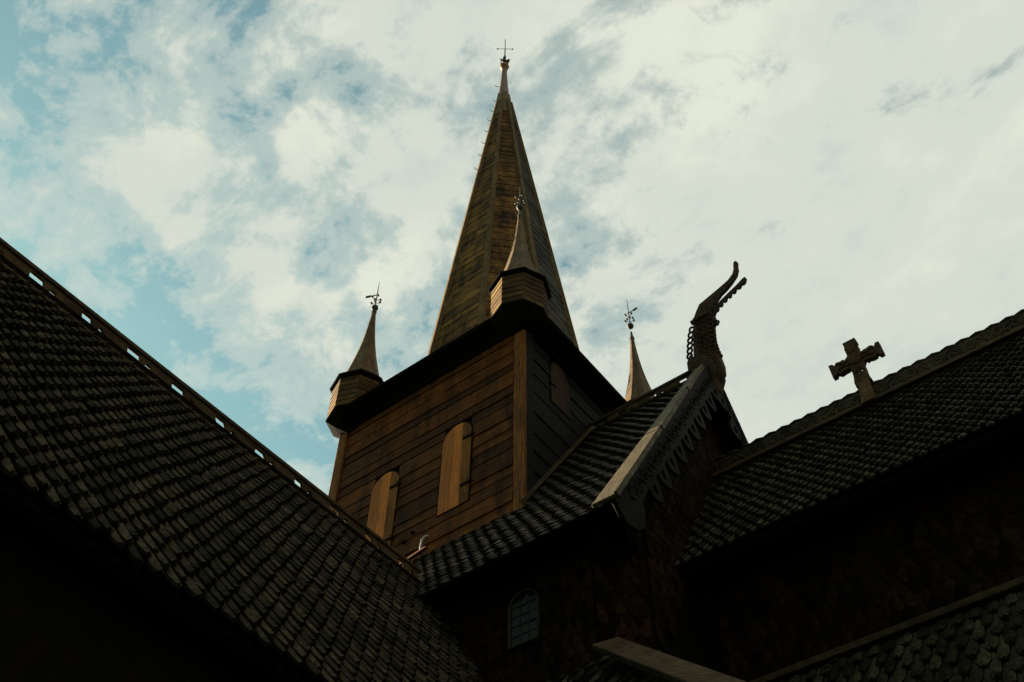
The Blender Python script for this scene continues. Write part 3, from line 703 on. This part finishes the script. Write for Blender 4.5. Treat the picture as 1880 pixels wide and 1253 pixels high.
# ================================================================== things mounted on the church
# dragon head on the nave gable
SN = [(-3.899, 18.187), (-3.868, 18.112), (-3.892, 18.012), (-3.898, 17.879), (-3.96, 17.714), (-4.103, 17.563), (-4.251, 17.455), (-4.393, 17.381), (-4.518, 17.256), (-4.631, 17.121), (-4.687, 17.017), (-4.866, 17.0), (-5.035, 16.98), (-5.129, 17.012), (-5.105, 17.086), (-5.011, 17.273), (-4.904, 17.452), (-4.654, 17.536), (-4.404, 17.62), (-4.181, 17.706), (-4.043, 17.825), (-3.996, 17.942), (-3.969, 18.119), (-3.937, 18.192)]
TG = [(-4.635, 17.095), (-4.476, 17.203), (-4.249, 17.321), (-4.025, 17.429), (-3.852, 17.534), (-3.802, 17.53), (-3.785, 17.458), (-3.821, 17.365), (-3.88, 17.32), (-3.917, 17.351), (-3.95, 17.283), (-4.011, 17.275), (-4.04, 17.319), (-4.085, 17.222), (-4.136, 17.219), (-4.162, 17.268), (-4.197, 17.164), (-4.249, 17.161), (-4.274, 17.209), (-4.314, 17.109), (-4.371, 17.107), (-4.391, 17.154), (-4.417, 17.043), (-4.473, 17.04), (-4.496, 17.081), (-4.526, 16.963), (-4.586, 16.955), (-4.627, 16.879), (-4.708, 16.887)]
NK = [(-5.11, 17.053), (-5.008, 17.121), (-4.838, 17.044), (-4.664, 16.999), (-4.651, 16.843), (-4.717, 16.677), (-4.748, 16.415), (-4.767, 16.15), (-4.758, 15.904), (-4.728, 15.647), (-4.707, 15.417), (-4.729, 15.19), (-4.811, 15.087), (-4.91, 14.997), (-5.026, 14.95), (-5.20, 15.212), (-5.281, 15.577), (-5.247, 15.92), (-5.19, 16.395), (-5.119, 16.768)]
dr = empty('dragon_head', (-5.0, YN, 15.3)); tag(dr, 'carved wooden dragon head finial with open jaws rising from the middle gable', 'finial')
put('neck', curve_mesh('neck', [NK], .115, .03), 'dragon', dr, XZ(YN - .05))
put('snout', curve_mesh('snout', [SN], .034, .008), 'dragon', dr, XZ(YN - .08))
put('tongue', curve_mesh('tongue', [TG], .024, .006), 'dragon', dr, XZ(YN - .08))
cr_ = MB(); F = XZ(YN - .05)
def lp(u, v): return F @ Vector((u, v, .12))
# interlace of loops on the neck side
for j in range(9):
    z = 15.75 + j * .135; xl = -5.18 + (z - 15.6) * .075
    for i in range(3):
        cx_ = xl + .14 + i * .115; rr_ = .062
        pts = [lp(cx_ + rr_ * math.cos(a) * 1.1, z + rr_ * math.sin(a)) for a in [2 * math.pi * k / 10 for k in range(11)]]
        cr_.tube(pts, .017, 5)
    cr_.tube([lp(xl + .05, z - .06), lp(xl + .2, z + .01), lp(xl + .36, z - .05)], .016, 5)
for k in range(4):
    r_ = .07 + k * .055
    cr_.tube([lp(-5.03 + r_ * 1.1 * math.cos(a), 15.62 + r_ * math.sin(a)) for a in [R(-50 + 20 * q) for q in range(10)]], .02, 5)
cr_.build('carved_interlace', 'dragon', dr, smooth=True)
MB().tube([lp(-5.14, 16.92), lp(-5.00, 16.93), lp(-4.85, 16.95), lp(-4.70, 16.93)], [.05, .06, .06, .04], 8).build('collar', 'dragon', dr, smooth=True)
RG = [(-5.150, 16.90), (-5.217, 16.771), (-5.278, 16.531), (-5.32, 16.281), (-5.359, 16.068), (-5.402, 15.861)]
for i, (x_, z_) in enumerate([(-5.19, 16.84), (-5.235, 16.70), (-5.27, 16.55), (-5.30, 16.40), (-5.325, 16.25), (-5.35, 16.10)]):
    tm = MB(); tm.tube([(x_ + .055 * math.cos(a), YN - .08, z_ + .075 * math.sin(a)) for a in [2 * math.pi * k / 12 for k in range(13)]], .024, 6)
    tm.build('mane_ring', 'dragon', dr, smooth=True)
MB().prism([(-5.33, 16.03), (-5.27, 16.03), (-5.24, 15.45), (-5.42, 15.62), (-5.41, 15.86)], lambda u, v, w: (u, YN - .16 + w, v), .16).build('mane_base', 'dragon', dr, 0.02)
MB().tube([(x_, YN - .1, z_) for x_, z_ in [(-4.70, 16.72), (-4.62, 16.685), (-4.575, 16.62), (-4.61, 16.55), (-4.67, 16.56), (-4.66, 16.62), (-4.625, 16.62)]], .026, 6).build('throat_curl', 'dragon', dr, smooth=True)
for j in range(9):
    z = 15.65 + j * .115; x_ = [-4.72, -4.74, -4.752, -4.76, -4.765, -4.76, -4.75, -4.745, -4.73][j]
    ball(MB(), (x_, YN - .08, z), .055, 8).build('throat_bead', 'dragon', dr, smooth=True)
# seat of the dragon, gripping the ridge
MB().prism([(-5.30, 15.75), (-5.12, 15.9), (-4.86, 15.65), (-4.80, 15.2), (-4.95, 14.85), (-5.2, 15.1)], lambda u, v, w: (u, YN - .20 + w, v), .38).build('saddle', 'dragon', dr, 0.04)

# carved cross on the chancel ridge
CRS = [(-2.451, 14.331), (-2.217, 14.333), (-2.203, 14.209), (-2.235, 14.182), (-2.209, 14.077), (-2.23, 14.038), (-2.204, 13.944), (-2.169, 13.94), (-2.156, 13.958), (-2.099, 13.953), (-2.034, 13.976), (-1.981, 13.946), (-1.97, 13.908), (-1.928, 13.978), (-1.865, 13.97), (-1.857, 13.66), (-1.925, 13.647), (-1.966, 13.714), (-1.987, 13.671), (-2.057, 13.663), (-2.122, 13.688), (-2.158, 13.664), (-2.189, 13.711), (-2.229, 13.635), (-2.225, 13.529), (-2.229, 13.388), (-2.20, 13.226), (-2.215, 13.20), (-2.49, 13.20), (-2.495, 13.30), (-2.472, 13.435), (-2.466, 13.522), (-2.467, 13.616), (-2.463, 13.686), (-2.518, 13.668), (-2.574, 13.666), (-2.65, 13.646), (-2.71, 13.702), (-2.732, 13.651), (-2.802, 13.647), (-2.815, 13.976), (-2.74, 13.965), (-2.708, 13.911), (-2.673, 13.962), (-2.587, 13.944), (-2.534, 13.958), (-2.519, 13.921), (-2.45, 13.978), (-2.447, 14.045), (-2.458, 14.161), (-2.444, 14.227)]
H1 = [(-2.393, 14.127), (-2.362, 14.092), (-2.358, 14.024), (-2.383, 14.045)]; H2 = [(-2.317, 13.6), (-2.290, 13.575), (-2.275, 13.485), (-2.314, 13.485)]
rx = empty('ridge_cross', (-2.36, YN, 12.82)); tag(rx, 'carved wooden cross standing on the crest of the right roof ridge', 'cross')
put('cross_head', curve_mesh('cross_head', [CRS, H1, H2], .055, .015), 'cross_wood', rx, XZ(YN - .06))
MB().hexa([(-2.50, YN - .16, 12.74), (-2.25, YN - .16, 12.74), (-2.25, YN - .02, 12.74), (-2.50, YN - .02, 12.74), (-2.45, YN - .13, 13.24), (-2.25, YN - .13, 13.24), (-2.25, YN - .01, 13.24), (-2.45, YN - .01, 13.24)]).build('shaft', 'cross_wood', rx, 0.02)
MB().ring((0, 0), [.135, .14, .12, .06], [0, .025, .04, .045], 20).build('roundel', 'cross_wood', rx, smooth=False, world=frame((-2.337, YN - .112, 13.83), (1, 0, 0), (0, 0, 1), (0, -1, 0)))
ra = MB(); G = XZ(YN - .112)
for ang in (0, 90, 180, 270):
    c_, s_ = math.cos(R(ang)), math.sin(R(ang))
    for off in (-.05, .05):
        ra.tube([G @ Vector((-2.337 + c_ * d_ - s_ * o_, 13.82 + s_ * d_ + c_ * o_, .01)) for d_, o_ in ((.13, off * 1.3), (.22, off * .5), (.33, off * 1.5))], .018, 5)
ra.build('carved_ribs', 'cross_wood', rx, smooth=True)

# weather vanes on the turrets and the cross vane on the spire
def vane(cx, cy, zb, label, flag, tilt=0.0, rball=.09, rod=1.0):
    v = empty('weather_vane', (cx, cy, zb - .1)); tag(v, label, 'weather vane', 'iron vanes on the turrets')
    ball(MB(), (cx, cy, zb), rball).build('ball', 'iron', v, smooth=True)
    MB().tube([(cx, cy, zb), (cx, cy, zb + rod * .6), (cx, cy, zb + rod)], [.017, .013, .006], 6).build('rod', 'iron', v)
    for j, z in enumerate((zb + .17, zb + .36)):
        for k in range(4):
            a = k * math.pi / 2 + .5 + j * .6; d = Vector((math.cos(a), math.sin(a), 0)); P = Vector((cx, cy, z)); s = d.cross(Vector((0, 0, 1)))
            m_ = MB().tube([P, P + d * .07 + Vector((0, 0, .02)), P + d * .10 + Vector((0, 0, .06))], [.008, .008, .005], 5)
            q = P + d * .11 + Vector((0, 0, .05)); m_.ring((q.x, q.y), [.004, .03, .034, .004], [q.z - .04, q.z - .015, q.z + .02, q.z + .05], 6)
            m_.build('leaf', 'iron', v)
    if flag:
        f = Vector(flag); P = Vector((cx, cy, zb + .55)); up = Vector((0, 0, 1))
        MB().obox(P - f * .04, f * .30, up * .035, f.cross(up).normalized() * .008).build('arrow', 'iron', v)
        MB().obox(P + f * .16 + up * -.03, f * .14, up * .09, f.cross(up).normalized() * .009).build('flag', 'iron', v)
    return v
vane(TUR[1][0], TUR[1][1], 21.10, 'iron vane with leaves and a side arrow on the leftmost corner turret', Vector((-.75, -.5, -.22)).normalized(), rod=1.12)
vane(TUR[0][0], TUR[0][1], 21.36, 'iron vane and ball on the turret standing in front of the spire', None, rod=1.0)
vane(TUR[2][0], TUR[2][1], 21.46, 'thin iron vane with a small upright flag on the turret right of the tower', Vector((.7, .4, .6)).normalized(), rod=1.2)
sv = empty('spire_vane', (SX, SY, 36.98)); tag(sv, 'thin iron rod with crossed bars and leaves on the spire tip', 'weather vane')
MB().tube([(SX, SY, 36.95), (SX, SY, 38.4), (SX, SY, 39.4)], [.03, .022, .012], 6).build('rod', 'iron', sv)
for a in (R(38), R(128)):
    d = Vector((math.cos(a), math.sin(a), 0)); P = Vector((SX, SY, 38.45))
    MB().tube([P - d * .30, P + d * .30], .010, 5).build('cross_bar', 'iron', sv)
    for s in (1, -1):
        Q = P + d * .26 * s; MB().obox(Q - Vector((0, 0, .05)), d * .06 * s, Vector((0, 0, .1)), Vector((0, 0, 1)).cross(d) * .012).build('letter', 'iron', sv)
for j, z in enumerate((37.08, 37.32)):
    for k in range(4):
        a = k * math.pi / 2 + .4 + .3 * j; d = Vector((math.cos(a), math.sin(a), 0)); P = Vector((SX, SY, z))
        m_ = MB().tube([P, P + d * .12 + Vector((0, 0, .05)), P + d * .2 + Vector((0, 0, .2))], [.03, .055, .01], 6); m_.build('leaf', 'iron', sv)
